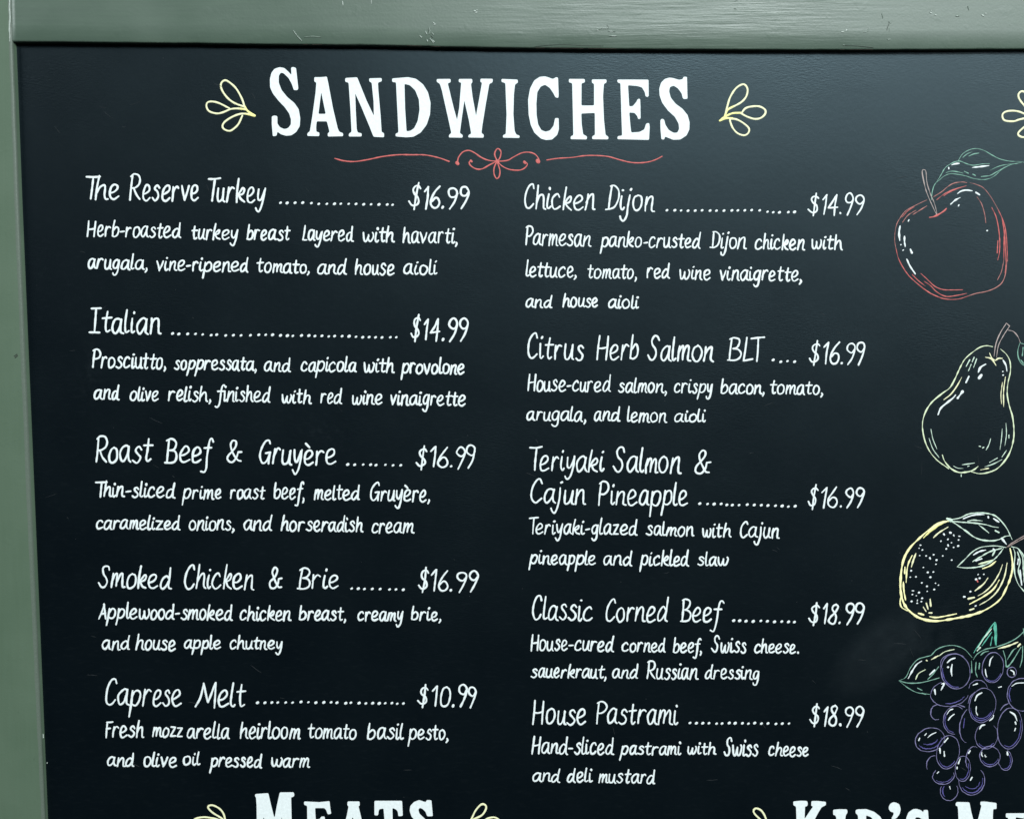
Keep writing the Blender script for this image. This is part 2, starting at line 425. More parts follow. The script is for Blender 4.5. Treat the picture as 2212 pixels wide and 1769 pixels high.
sandwiches = heading("SANDWICHES", [
 (*H1, "345 628,342 566,360 560,383 568,402 740,395 753,365 752,350 705,320 650,280 612,255 608,240 635,240 690,262 750,310 810,370 860,405 910,418 985,415 1050,385 1100,345 1128,300 1132,260 1120,228 1098,222 1132,190 1136,182 1040,182 970,200 963,228 968,228 1030,250 1062,285 1076,315 1070,340 1040,342 1000,328 950,290 895,235 838,190 780,168 730,166 660,178 610,205 575,245 562,285 568,320 600"),
 (*H1, "535 645,590 645,640 640,650 690,690 900,730 1070,745 1100,775 1110,775 1135,648 1138,646 1112,662 1100,650 1050,640 1012,555 1012,550 1060,552 1098,578 1105,576 1135,476 1133,478 1110,498 1095,520 960,545 780,553 690,535 682;592 770,570 950,630 950"),
 (*H1, "792 652,892 646,910 690,970 840,1030 965,1028 840,1012 690,992 682,992 655,1095 652,1097 678,1065 690,1068 760,1085 950,1095 1100,1115 1110,1115 1145,1028 1140,1000 1070,930 900,875 780,880 920,888 1080,897 1105,930 1112,928 1138,822 1138,822 1115,845 1100,835 900,820 690,792 684"),
 (*H1, "1182 655,1310 645,1380 658,1440 705,1480 770,1502 860,1498 950,1470 1040,1420 1105,1360 1140,1300 1144,1212 1138,1210 1115,1235 1105,1225 900,1215 688,1183 685;1285 700,1330 712,1375 755,1405 830,1410 920,1395 1010,1365 1070,1330 1092,1302 1094,1290 900"),
 (*H1, "1553 660,1668 660,1670 688,1645 695,1670 800,1700 920,1722 1000,1740 900,1757 690,1735 685,1737 660,1848 660,1850 688,1838 700,1850 800,1880 965,1905 830,1930 690,1915 686,1917 658,2020 658,2018 688,1990 700,1965 850,1935 1030,1925 1110,1945 1122,1943 1148,1815 1146,1818 1124,1840 1115,1820 1000,1783 840,1765 960,1745 1110,1770 1125,1768 1148,1654 1146,1656 1124,1675 1110,1640 950,1600 770,1580 700,1553 685"),
 (*H2, "12 660,148 665,150 690,125 705,115 800,112 950,122 1090,135 1122,163 1130,162 1150,24 1148,25 1126,48 1118,55 950,45 700,40 692,12 685"),
 (*H2, "440 660,470 643,483 650,488 800,485 818,463 815,445 780,415 735,375 708,340 722,310 770,303 860,305 960,318 1040,345 1085,380 1098,415 1088,445 1050,458 985,488 985,490 1080,475 1125,435 1162,385 1168,340 1155,285 1105,255 1040,238 950,234 830,250 740,285 672,330 642,375 638,415 650"),
 (*H2, "573 660,706 660,707 688,678 697,678 880,782 880,782 700,764 692,764 664,886 664,886 690,865 700,857 800,865 1000,878 1125,903 1140,900 1162,766 1160,768 1135,790 1125,788 942,676 947,680 1040,692 1120,725 1138,722 1162,586 1160,588 1136,610 1128,605 900,600 695,573 688"),
 (*H2, "975 665,1235 665,1237 800,1228 810,1210 805,1205 770,1180 730,1140 718,1065 712,1075 888,1105 885,1135 850,1145 825,1165 825,1168 900,1170 990,1150 995,1142 970,1120 942,1075 938,1085 1050,1092 1105,1160 1100,1200 1080,1215 1030,1240 1025,1245 1060,1240 1166,976 1160,978 1135,1015 1130,1008 900,1002 695,977 690"),
 (*H2, "1520 660,1525 642,1555 642,1558 780,1560 826,1522 826,1510 780,1480 738,1445 716,1415 725,1406 760,1420 815,1460 865,1520 910,1560 960,1577 1020,1575 1080,1550 1130,1500 1163,1440 1165,1372 1138,1365 1165,1342 1160,1335 1080,1334 1000,1348 990,1366 998,1375 1040,1405 1085,1445 1108,1475 1105,1490 1075,1485 1030,1455 975,1400 925,1350 860,1328 800,1324 740,1340 690,1370 660,1410 648,1450 655,1490 668"),
], "white serif capitals reading SANDWICHES")
B1, B2, B3, B4 = (400, 1690, 5.989), (740, 1690, 5.989), (1600, 1690, 6.7375), (1900, 1690, 6.910)
meats = heading("MEATS", [
 (*B1, "905 145,1075 132,1105 260,1150 440,1160 440,1185 300,1225 122,1405 122,1415 160,1400 180,1372 185,1375 400,1385 700,1430 720,1428 750,1230 750,1235 720,1262 700,1252 440,1195 640,1130 640,1010 440,1020 700,1050 720,1048 750,890 750,892 720,930 700,925 300,918 190,905 175"),
 (*B1, "1537 240,1730 250,1868 235,1878 330,1890 400,1845 408,1825 350,1800 325,1680 325,1690 475,1740 470,1760 435,1805 435,1815 560,1780 590,1740 560,1695 560,1700 680,1800 670,1840 600,1885 610,1885 745,1540 745,1545 715,1585 700,1580 450,1578 295,1540 285"),
 (*B2, "65 240,220 240,222 295,205 300,240 440,290 690,330 720,328 748,185 748,188 720,215 700,200 620,90 620,80 700,105 720,102 748,-45 748,-40 720,-10 700,30 520,60 400,78 300,62 290;130 440,100 550,180 550"),
 (*B2, "412 232,770 232,780 425,722 432,715 370,690 340,645 325,648 500,655 700,690 720,688 748,510 748,512 720,545 700,545 500,530 330,475 340,465 370,460 420,412 420"),
 (*B2, "1075 250,1090 222,1150 225,1168 430,1095 432,1075 375,1035 335,1000 322,980 345,995 400,1050 450,1120 520,1165 590,1160 680,1110 740,1040 752,960 735,925 745,885 745,880 590,930 590,960 650,1010 680,1060 670,1070 620,1030 565,950 500,890 430,868 360,875 300,920 250,990 222"),
], "white serif capitals reading MEATS at the lower edge")
kids = heading("KID'S ME", [
 (*B3, "765 270,880 260,965 263,978 300,970 338,935 342,930 525,1000 420,1055 342,1025 335,1028 265,1100 262,1240 275,1240 325,1180 350,1130 430,1060 560,1180 820,1220 840,1218 880,1030 880,1035 845,1060 830,980 680,930 740,935 830,980 850,978 880,770 880,775 850,815 830,810 500,805 345,765 325"),
 (*B3, "1345 390,1450 382,1550 385,1555 430,1530 465,1520 530,1525 830,1560 850,1558 880,1340 880,1342 850,1390 830,1390 500,1375 470,1345 465"),
 (*B3, "1670 400,1700 385,1830 382,1940 420,2030 490,2090 600,2080 720,2020 820,1920 875,1680 878,1685 850,1720 830,1715 600,1705 470,1672 440;1825 470,1900 500,1950 570,1965 660,1940 750,1880 800,1830 800,1825 600"),
 (*B4, "235 290,295 320,315 390,300 460,260 520,225 540,178 538,180 520,205 480,212 440,165 430,140 400,135 360,160 310,200 290"),
 (*B4, "652 440,655 405,722 405,735 600,680 600,650 550,590 515,540 512,525 545,545 600,620 660,700 730,730 800,700 880,620 910,520 900,470 880,465 905,420 905,415 740,465 740,500 800,560 830,610 820,600 780,540 720,450 660,400 590,395 530,430 440,500 392,560 388,620 410"),
], "white serif capitals reading KID'S")
heading("ME", [
 (*B4, "1135 300,1160 285,1340 290,1370 440,1400 560,1430 700,1450 600,1475 520,1520 335,1503 325,1505 280,1560 278,1745 300,1745 375,1740 388,1695 390,1690 500,1690 850,1740 870,1738 905,1560 905,1565 870,1590 850,1590 650,1500 850,1420 850,1300 620,1300 850,1340 870,1338 905,1140 905,1142 870,1190 850,1180 600,1170 400,1162 345,1135 340"),
 (*B4, "1882 455,2220 452,2225 620,2185 620,2160 530,2030 512,2035 650,2080 640,2100 600,2135 600,2140 750,2105 750,2080 715,2035 715,2040 830,2150 830,2180 760,2225 760,2225 905,1880 905,1882 870,1925 850,1920 520,1885 515"),
], "white serif capitals ME, cut off by the edge of the photo")

# ------------------------------------------------------------------ hand lettering: one pen stroke alphabet
# units: baseline 0, small letters 13 high, capitals 20, tails to -8.5
G = {
'a': "8.2 11.2,6 12.8,2.8 11.2,.6 7,.8 2.2,2.8 .2,5.2 1.8,7.4 6.5,8.5 12.2;8.5 12.2,7.9 6,8.3 1.5,10.2 .2",
'b': "2.2 19.5,1.3 10,.8 1;.8 1,3.6 .1,7 2.2,8.5 6.8,7.4 10.8,5 11.6,1.6 8",
'c': "7.6 10.4,6.2 12.7,3.4 11.8,1 8,.7 3,2.8 .2,5.8 .8,8.2 2.8",
'd': "7.8 9.6,5.8 11.8,2.8 9.8,.7 5.2,1 1.3,3 .2,5.6 2.4,7.7 7;9.2 19.5,8.2 10,7.8 3,8.3 .8,10 0",
'e': "1.2 5.4,4.4 6.2,7.2 9,6.9 12,4.6 13,1.9 10.4,.7 5.6,1.7 1.2,4.5 0,8.4 2.4",
'f': "9.8 17.4,8.5 19.6,6.4 18.7,5 13,4.1 4,3.1 -4,1.2 -8,-1.4 -7;1 11.6,8.4 12",
'g': "7.6 11,5.6 12.7,2.4 10.6,.8 6,1.4 2,3.4 1,5.8 3,8 10.5;8.2 12.4,7.4 4,6.4 -4,4.2 -8,1.6 -7.6,.4 -5.4",
'h': "2.2 19.5,1 9,.4 .2;.9 5,3.4 10.4,6.2 12,7.4 9.6,7.2 3.5,7.8 .8,9.4 .2",
'i': "1.6 12,1 6,1.2 1.4,2.6 .2,4.2 1.8;2.6 16.6,2.9 17.2",
'j': "3.6 12.4,3 4,2 -4,-.4 -8.2,-3 -7,-3.8 -4.8;4.3 16.8,4.6 17.3",
'k': "2.4 19.5,1.2 9,.6 0;1 4.6,4 9,6.8 12,8 10.4,6.6 7,1.6 5.2;2.9 5.4,5.2 2,8.6 .2",
'l': "1.9 19.5,.9 9,.8 2,2.2 .2,4 1.4",
'm': "1.6 12,.8 6,.2 .2;.8 5.5,3.2 10.8,5 12,5.6 10,4.9 1;5.2 5,7.8 10.8,9.8 12,10.5 9.6,10 2.6,10.9 .4,12.4 .3",
'n': "1.4 12,.8 6,.2 .2;.8 5.5,3.4 10.6,6 12.3,7.2 10.4,6.8 3,7.5 .5,9.2 .2",
'o': "4.6 12.7,1.8 10.6,.6 5.4,1.8 .8,4.4 0,7.4 2.6,8.3 7.4,7.1 11.4,4.6 12.7",
'p': "1.6 12.2,.6 2,-1 -8.4;1.2 7,3.6 11.4,6.6 12.4,8.5 9.4,7.7 4,5.2 .8,2.4 .6,1 2.4",
'r': "1.4 12,.9 6,.4 .2;1 6.5,3 10.8,5.2 12.2,6.8 11",
's': "6.8 10.6,5 12.8,2.5 11.6,2.3 9.2,4.6 7,6.4 4.2,5.4 1.2,2.8 0,0 1.8",
't': "3.6 17.5,2.7 9,2.4 2.6,3.8 .2,6 1.6;0 12,7 12.4",
'u': "1 12,.6 5,1.4 1,3.6 .4,6 3.4,7.4 11.8;7.4 12,6.9 4,7.4 1,8.9 .2",
'v': "0 12.2,1.6 6,3 .2;3 .2,5.4 6.5,7.2 12.4",
'w': "0 12,.6 4,1.8 .6,3.8 1.2,5.6 7.5;5.8 9.5,5.8 4,7 .6,9.2 1.2,10.9 5.6,11.3 10,10.4 12.2",
'y': "1 12,1.2 5.5,2.4 2.4,4.6 3,7.4 11;8 12.4,7 4,5.4 -4,3 -8,.8 -7,-.2 -5",
'z': ".6 11.8,7 12;7 12,.4 .6;.4 .6,7.6 .6",
',': "1.4 1.6,2.1 -.2,.6 -3.2", '.': "1 .5,1.4 .9", '-': "0 6.4,5 6.9",
'T': "0 19,6 19.3,11.6 19.9;6.1 19.2,5.4 8,4.8 0",
'R': "1.8 19,.9 8,.2 0;.2 18.2,3 20,7.2 19.4,9.2 15.8,8 11.6,4.2 9.2,1.4 8.8;3 9,6 4,9.4 .2",
'H': "1.2 20,.6 10,0 0;9 19.6,8.4 10,8 .3;.6 9.4,4 9.8,8.4 10.4",
'I': ".6 19.6,8.4 19.8;4.8 19.6,4.2 .4;-.2 .2,8.2 .3",
'P': "1.3 19.2,.8 8,.3 0;0 18.4,3 20,6.8 19,8.6 15.4,7.3 11.4,4 9.6,1 9.6",
'B': "1.7 19,1 9,.5 .6;0 18.4,3.4 20,7.4 18.8,8.5 15.6,6.8 12,3 10.4;3 10.4,7.4 9.6,9.6 6.2,8.4 2.2,4.6 .4,-1 .5",
'G': "9.2 17,7.6 20,4.6 18.8,1.4 13,.4 6.5,1.8 1.4,4.6 0,7.4 3.4,9.2 9;5.6 9.2,9.6 9.6;9.4 9.6,8.9 4.5,8.7 0",
'S': "9.6 16.4,8.2 19.6,5.4 19.8,3.2 16.8,4 12.4,6.6 9,7.4 4.6,5.4 .8,2.4 .4,-.4 4.2",
'C': "9 16.4,7.8 19.8,5 18.8,1.8 13.4,.6 6.5,1.6 1.6,4.2 0,6.8 1.2,8.8 3.8",
'A': "0 0,3.6 9,6.3 19.6;6.3 19.6,7.6 10,8.4 .3;2.2 6.6,8 7.4",
'F': "1.6 19.4,.8 9,.2 0;1.2 19.2,6 19.5,9.6 19.9;1 11,6.2 11.5",
'M': "0 .3,3.4 8,6 19.6;6 19.6,7.8 11,9.4 4.4;9.4 4.4,12 12,14.8 20;14.8 20,14.6 9,14.2 -.6",
'D': "2.8 19.2,2 9,1.2 .4;1.6 18.8,5.4 19.2,9 15.4,9.6 9,7.2 3,3 .6,-1 .4",
'L': "3 19.6,1.4 9,0 .4;0 .4,8 1.6",
'0': "5 19.6,2 17,.6 9,1.6 2,4.2 0,7 3,8.6 10.5,7.6 17.4,5 19.6",
'1': "0 15,3.4 19.4;3.5 19.6,2.8 10,2 0",
'4': "6.6 19.8,3.6 13,.2 7;.2 7,8.4 7.8;6.8 19.6,6.2 10,5.4 -.6",
'6': "7.4 19.6,4 14.5,1 8,.8 3,3 .2,6.2 .6,7.8 4.4,6.6 8.6,4 9.2,1.2 6",
'8': "6.2 19.8,3.5 18,3.4 14.6,5.4 11,7.4 6.5,6.2 1.4,3.4 0,1 3,1.8 7,5.2 11,7.6 15,8 18.2,6.2 19.8",
'9': "7.8 14.5,5.8 11.2,2.8 11.6,.8 14.6,1.8 18.4,4.8 19.8,7.3 17.8,7.9 14,6 6.5,2.6 -.4",
'$': "8 16.4,6.4 18.4,3.6 17.8,2 15,3.2 11.6,6.2 8.6,6.8 4.6,5 1.8,2 2,-.4 5;6 21.4,5 10,3.8 -1.8",
'&': "12.4 1.2,9.6 1.6,6.6 6,3.8 11.6,3 16,5 19.6,7.8 18.4,7.8 14.6,4.4 10,1 6.2,.4 2.6,2.4 0,5.6 .6,8.6 4.6,9.8 9;9.8 9,12.8 9.5",
}
G['\u0142'] = "2.2 19.5,1.1 9,.4 .7;.4 .7,2.6 .2,5 1"
G['è'] = G['e'] + ";1.4 18.2,4.4 15.4"
GLYPH = {k: [[tuple(map(float, q.split())) for q in st.split(',')] for st in v.split(';')] for k, v in G.items()}
EXT = {'f': (1, 8.2), 'j': (1.6, 4.8), 'y': (.6, 8), 'p': (.2, 8.5), 'S': (0, 9.4), 'D': (.4, 9.6), 'B': (0, 9.6), '$': (.2, 7.6)}
TAIL = set("adhnulmit")
KERN = {'Th': -5.6, 'Te': -4.2, 'Tu': -4.0, 'Pa': -1.0, 'Pr': -.6, 'Fr': -2.4, 'f,': -1.6, 'fi': -1.6, 'rv': -.4, 'a,': -.2, 'e,': -.2, 'n,': -.6, 'i,': -.2, 'LT': -3.4, 'BL': .2, 'e.': 1.2, '.9': 1.6, '6.': .3, '4.': .3, '8.': .3, '0.': .3, '$1': 1.6, '99': -.3, 'Di': -.4}
SC = 4.687

def write_word(ink, text, x0, x1, yb, cap, width, ypos):
    """one word between two measured ends; all in photo pixels"""
    s = (cap - width) / 20.0
    base = yb - width / 2
    slope = .017 - .007 * ypos / PH
    letters, adv = [], 0.0
    for i, ch in enumerate(text):
        g = GLYPH[ch]
        xs = [p[0] for st in g for p in st]
        lo, hi = EXT.get(ch, (min(xs), max(xs)))
        if ch in TAIL: hi -= .9
        if i: adv += KERN.get(text[i - 1] + ch, 0.0)
        k = 1 + random.uniform(-.06, .06); dy = random.uniform(-.6, .6); sl = .042 + random.uniform(-.035, .035)
        kx = 1 + random.uniform(-.10, .10)
        sts = []
        for st in g:
            jit = .36 if len(st) > 2 else .4
            sts.append([((x - lo) * kx + random.uniform(-jit, jit), y * k + dy + random.uniform(-jit, jit)) for x, y in st])
        letters.append((adv, sts, sl))
        adv += (hi - lo) * kx + 2.7 + random.uniform(-.4, .45)
    sx = s
    for _ in range(6):
        X = [(a + x) * sx + y * s * sl for a, sts, sl in letters for st in sts for x, y in st]
        sx *= (x1 - x0 - width) / max(max(X) - min(X), 1e-6) if len(text) > 1 else 1
        sx = max(sx, .3)
    X = [(a + x) * sx + y * s * sl for a, sts, sl in letters for st in sts for x, y in st]
    off = x0 + width / 2 - min(X); mid = (x0 + x1) / 2
    wd = width * .76 * random.uniform(.96, 1.05)
    for a, sts, sl in letters:
        for st in sts:
            P = [((a + x) * sx + y * s * sl + off, 0) for x, y in st]
            P = [(px, base - y * s + (px - mid) * slope) for (px, _), (x, y) in zip(P, st)]
            dot = len(st) == 2 and math.hypot(P[0][0] - P[1][0], P[0][1] - P[1][1]) < 1.2 * s
            ink.stroke(P, wd * (1.2 if dot else random.uniform(.90, 1.08)), 'white', rag=.16, taper=0 if dot else .12)

def dish(A, B, name, dots, price, desc, wt, wd, label):
    """name row, leader dots, price and description of one dish; tiles A and B are where the words were measured"""
    T = {'a': A, 'b': B}
    def words(ink, txt, cap, width):
        cur = 'a'
        for ent in txt.split(';'):
            q = ent.split()
            if q[0] in ('a', 'b') and len(q) > 5 or (q[0] in ('a', 'b') and not q[1].lstrip('-').isdigit()): cur = q.pop(0)
            t = q[0]; x0, x1, yb = map(float, q[1:4]); c = float(q[4]) if len(q) > 4 else cap
            ox, oy = T[cur]
            write_word(ink, t, ox + x0 / SC, ox + x1 / SC, oy + yb / SC, c / SC, width, oy)
    i = Ink(); words(i, name, 265, wt)
    n = i.build("dish_name", board, 'white hand lettering reading "%s"' % label)
    i = Ink(); cur = 'b'
    for ent in dots.split(';'):
        q = ent.split()
        if q[0] in 'ab': cur = q.pop(0)
        ox, oy = T[cur]; x, y = ox + float(q[0]) / SC, oy + float(q[1]) / SC
        r = random.uniform(.9, 1.15)
        i.stroke([(x - .8 * r, y + .5 * r), (x + .8 * r, y - .4 * r)], 4.7 * r, 'white', rag=.15)
    i.build("leader_dots", n)
    i = Ink(); words(i, price, 250, wt * .96); i.build("price", n)
    i = Ink(); words(i, desc, 178, wd); i.build("description", n)

dish((160, 360), (600, 360), "The 112 465 345 262;Reserve 552 1268 357 278;Turkey 1350 1950 372 270",
     "28 368;95 370;175 368;253 367;340 372;415 380;497 379;574 379;638 378;718 379;792 380;870 384;945 384;1025 385;1108 386;1162 389",
     "b $16.99 1315 1948 435 250",
     "Herb-roasted 122 1090 728 184;turkey 1185 1668 752;breast 1740 2197 755;b Layered 242 775 765 182;with 855 1190 778;havarti, 1258 1825 785 190;a arugala, 135 748 1050;vine-ripened 828 1770 1072;b tomato, -220 328 1088 172;and 395 705 1100;house 775 1188 1105 190;aioli 1268 1622 1105".replace("Layered", "\u0142ayered"),
     5.9, 5.3, "The Reserve Turkey")
dish((160, 640), (600, 640), "Italian 142 890 388 273",
     "a 997 378;1060 383;1150 382;1230 382;1302 388;1388 395;1444 390;1535 398;1613 395;1690 397;1785 396;1870 391;1940 391;2010 391;b 28 397;97 400;153 402;240 398;315 399;376 404;447 402;516 408;576 404;651 405;722 406;792 411;860 416;925 414;990 416;1055 418;1140 416;1200 416",
     "b $14.99 1338 1938 458 244",
     "Prosciutto, 178 935 742 196;soppressata, 1005 1855 758 172;b and -144 138 770 170;capicola 228 805 775;with 865 1188 782;provolone 1238 1895 795;a and 195 465 1055;olive 558 862 1070 170;relish, 945 1392 1075;finished 1418 1995 1080 186;b with 35 350 1095 170;red 425 658 1095;wine 748 1065 1107;vinaigrette 1135 1908 1115 180",
     5.8, 5.3, "Italian")
dish((180, 920), (600, 920), "Roast 118 715 378 278;Beef 815 1328 388 272;& 1445 1648 384 240;b Gruyère -194 598 403 266",
     "708 390;778 393;865 391;940 392;995 396;1090 393;1167 399;1245 398",
     "b $16.99 1390 2010 434 238",
     "Thin-sliced 115 938 732 180;prime 990 1402 750 172;roast 1480 1852 748 170;b beef, -46 275 752 188;melted 360 835 756 176;Gruyère, 930 1545 772 196;a caramelized 125 988 1058 164;onions, 1062 1535 1065;and 1618 1920 1070;b horseradish 25 872 1078;cream 945 1390 1095 180",
     5.7, 5.2, "Roast Beef & Gruyère")
dish((190, 1190), (600, 1190), "Smoked 95 855 388 256;Chicken 968 1690 396 264;& 1828 2008 396 228;b Brie 188 622 394 242",
     "748 379;815 380;877 384;957 383;1036 384;1132 388;1197 388;1271 391",
     "b $16.99 1415 2040 420 232",
     "Applewood-smoked 98 1470 702 182;chicken 1532 2065 713 178;b breast, 208 695 713 172;creamy 803 1278 718 168;brie, 1345 1660 712 160;a and 135 430 1008 164;house 475 893 1015 178;apple 968 1352 998 158;chutney 1432 1975 1003 158",
     5.5, 5.2, "Smoked Chicken & Brie")
dish((200, 1440), (600, 1440), "Caprese 125 908 405 288;Melt 1028 1562 418 284",
     "a 1670 362;1745 362;1815 360;1875 360;b 80 360;150 361;235 354;310 357;386 361;466 359;540 358;599 362;688 367;740 362;823 366;892 369;961 367;1027 369;1088 367;1155 366;1210 372;1272 370",
     "b $10.99 1405 2018 412 232",
     "Fresh 125 527 724 192;mozz 597 918 720 176;arella 948 1395 735 188;heirloom 1485 2110 737 196;b tomato 300 803 737 180;basil 898 1282 742 192;pesto, 1308 1732 747 182;a and 143 428 1015 160;olive 512 858 1020 168;oil 910 1098 1005 156;pressed 1175 1722 1025 168;b warm -70 332 1025 172",
     5.8, 5.3, "Caprese Melt")
dish((1110, 380), (1460, 380), "Chicken 100 830 357 266;Dijon 918 1435 364 268",
     "a 1550 350;1630 350;b 52 353;123 355;195 354;265 351;346 354;411 355;487 354;567 352;627 352;698 351;767 349;848 352;928 365;985 371;1048 372;1138 369;1202 367",
     "b $14.99 1328 1915 402 228",
     "Parmesan 112 790 720 206;panko-crusted 865 1900 738 182;b Dijon 335 722 747 200;chicken 795 1312 757 188;with 1370 1695 757 172;a lettuce, 115 640 1035 184;tomato, 740 1250 1048 176;red 1340 1585 1045;b wine 32 355 1060;vinaigrette, 440 1280 1072;a and 115 395 1344 158;house 487 855 1338 166;aioli 952 1270 1350 158",
     5.3, 4.9, "Chicken Dijon")
dish((1110, 700), (1460, 700), "Citrus 133 715 372 268;Herb 830 1268 374 268;Salmon 1345 2030 382 270;b BLT 512 908 386 260",
     "985 364;1062 383;1130 376;1202 382",
     "b $16.99 1342 1920 412 238",
     "House-cured 133 988 692 188;salmon, 1050 1555 706 172;crispy 1617 2020 708 168;b bacon, 448 902 718 172;tomato, 948 1495 724 166;a arugala, 125 735 990 168;and 808 1082 992 168;lemon 1142 1558 1002 172;aioli 1620 1948 1000 148",
     5.3, 4.8, "Citrus Herb Salmon BLT")
dish((1110, 950), (1460, 950), "Teriyaki 152 922 327 254;Salmon 995 1702 343 274;& 1825 1998 353 255;Cajun 163 735 656 262;Pineapple 848 1768 676 256",
     "242 645;321 649;387 650;458 648;516 658;572 660;640 660;723 655;793 659;865 661;932 664;1008 667;1076 669;1138 676;1208 671",
     "b $16.99 1330 1915 692 230",
     "Teriyaki-glazed 147 1258 968 182;salmon 1330 1832 982 170;b with 262 568 997 172;Cajun 645 1055 1000 188;a pineapple 143 835 1270 168;and 903 1203 1280 174;pickled 1265 1778 1284 178;b slaw 213 540 1282 164",
     5.3, 4.9, "Teriyaki Salmon & Cajun Pineapple")
dish((1110, 1260), (1460, 1260), "Classic 180 803 385 262;Corned 925 1575 396 258;b Beef 35 498 403 248",
     "585 375;646 376;710 381;783 383;860 378;926 382;998 388;1072 385;1140 388;1200 390",
     "b $18.99 1335 1915 420 232",
     "House-cured 165 1020 692 182;corned 1088 1540 702 160;beef, 1605 1908 710 172;b Swiss 350 718 710 190;cheese. 788 1248 713 162;a sauerkraut, 165 940 964 162;and 992 1265 967 160;Russian 1338 1875 977 192;b dressing 290 850 977 164",
     5.3, 4.9, "Classic Corned Beef")
dish((1110, 1480), (1460, 1480), "House 180 735 405 256;Pastrami 828 1670 402 252",
     "143 379;207 382;272 382;335 382;412 386;467 385;540 380;600 382;674 382;735 386;798 380;866 386;932 384;1013 389;1077 386;1145 385",
     "b $18.99 1345 1912 420 222",
     "Hand-sliced 172 1020 706 192;pastrami 1060 1702 710 160;with 1752 2055 706 148;b Swiss 478 840 722 196;cheese 932 1348 727 166;a and 185 475 985 160;deli 533 805 987 168;mustard 850 1435 1000 166",
     5.4, 5.1, "House Pastrami")

# ------------------------------------------------------------------ ornaments
def sprig(strokes, label, tip=None):
    i = Ink()
    for k, st in enumerate(strokes): i.stroke(st, 4.0, 'cream' if k else 'cream', rag=.12)
    o = i.build("sprig_drawing", board, label)
    if tip:
        j = Ink()
        for st in tip: j.stroke(st, 4.2, 'yellow', rag=.15)
        j.build("stem", o)
    return o
sprig(zt(0, 0, 3.85, "2035 895,2010 820,1960 735,1900 682,1865 672,1838 700,1845 750,1890 815,1950 860,2030 890;2040 912,1980 905,1920 910,1850 938,1800 946,1740 928,1717 890,1724 857,1760 847,1820 860,1910 905;2070 950,2000 950,1930 975,1870 1015,1850 1050,1865 1078,1910 1091,1950 1068,1985 1030,2015 965"),
      "cream three-leaf sprig to the left of SANDWICHES", zt(0, 0, 3.85, "2035 888,2062 928,2118 964;1990 905,2045 915,2080 945,2116 965;2040 948,2118 966"))
sprig(zt(1080, 0, 3.85, "1870 970,1890 890,1915 810,1965 735,2025 704,2058 740,2050 800,2010 850,1940 890,1893 915;2008 945,2040 905,2090 889,2156 888,2204 915,2205 950,2170 983,2120 992,2060 975,2005 946;1912 990,1965 995,2025 1027,2070 1070,2065 1108,2030 1128,1975 1110,1935 1065,1914 1010,1914 990"),
      "cream three-leaf sprig to the right of SANDWICHES", zt(1080, 0, 3.85, "1828 1006,1865 978,1930 946,2000 941;1832 1004,1880 986,1935 986;1870 968,1895 915,1940 888"))
sprig(zt(1640, 0, 3.769, "2280 965,2200 945,2110 910,2040 905,1992 920,1980 950,2000 983,2070 990,2120 975,2200 960,2280 966;2280 935,2250 850,2200 780,2150 747,2122 754,2110 780,2125 820,2180 880,2270 930;2290 975,2200 1008,2150 1043,2110 1083,2117 1108,2160 1118,2220 1080,2270 1000"),
      "cream sprig cut by the right-hand edge above the apple")
sprig(zt(400, 1690, 5.989, "530 560,515 470,495 400,455 345,400 308,345 290,304 300,300 330,360 390,480 468,525 540;525 555,430 480,330 455,240 445,150 460,95 500,110 550,200 572,320 555,430 520;560 600,450 605,350 650,300 720,350 760,450 720,520 630"),
      "cream sprig to the left of MEATS", zt(400, 1690, 5.989, "500 500,560 590,640 625"))
sprig(zt(740, 1690, 5.989, "1640 520,1680 440,1720 360,1780 290,1820 276,1855 300,1850 350,1800 420,1700 470,1665 490;1800 530,1855 475,1900 455,1960 447,2010 468,2040 510,2000 560,1900 572,1810 545;1700 590,1790 640,1850 720,1800 760,1720 700,1690 610"),
      "cream sprig to the right of MEATS", zt(740, 1690, 5.989, "1660 480,1620 560,1560 610;1700 470,1650 510"))
sprig(zt(1600, 1690, 6.7375, "385 640,370 540,345 470,300 405,240 374,205 380,187 410,205 455,280 530,380 640;380 650,290 590,190 560,90 580,50 640,110 700,230 690,360 660"),
      "cream sprig to the left of KID'S", zt(1600, 1690, 6.7375, "370 600,420 680,500 710"))

# red flourish under the heading
fl = Ink()
for st in zt(540, 0, 3.85, "705 1320,780 1340,870 1346,980 1330,1100 1305,1230 1290,1350 1290,1460 1292,1570 1315,1655 1345;1725 1350,1735 1310,1770 1267,1820 1254,1870 1275,1920 1310,1980 1335,2055 1345;1840 1338,1823 1352,1835 1380,1880 1407,1930 1407,1990 1375,2050 1345;2055 1340,2035 1290,2045 1252,2065 1239,2087 1265,2080 1310,2060 1342;2050 1350,2030 1400,2030 1450,2050 1487,2072 1470,2078 1420,2058 1355"):
    fl.stroke(st, 2.7, 'red', rag=.2)
for st in zt(1080, 0, 3.85, "-24 1345,60 1337,110 1310,180 1275,240 1269,290 1285,320 1320,325 1340;-24 1345,20 1385,80 1412,160 1418,205 1400,228 1370,215 1352;390 1333,480 1320,600 1312,700 1298,800 1296,900 1305,990 1330,1080 1352,1160 1357,1240 1348,1300 1328,1348 1303"):
    fl.stroke(st, 2.5, 'red', rag=.2)
for x, y, r in ((540 + 1725 / 3.85, 1360 / 3.85, 7.5), (540 + 1840 / 3.85, 1342 / 3.85, 5.5), (1080 + 315 / 3.85, 1342 / 3.85, 8), (1080 + 206 / 3.85, 1353 / 3.85, 6.5), (1074, 349.5, 7.5)):
    fl.stroke([(x - .8, y - 1), (x + .8, y + 1)], r, 'red', rag=.2)
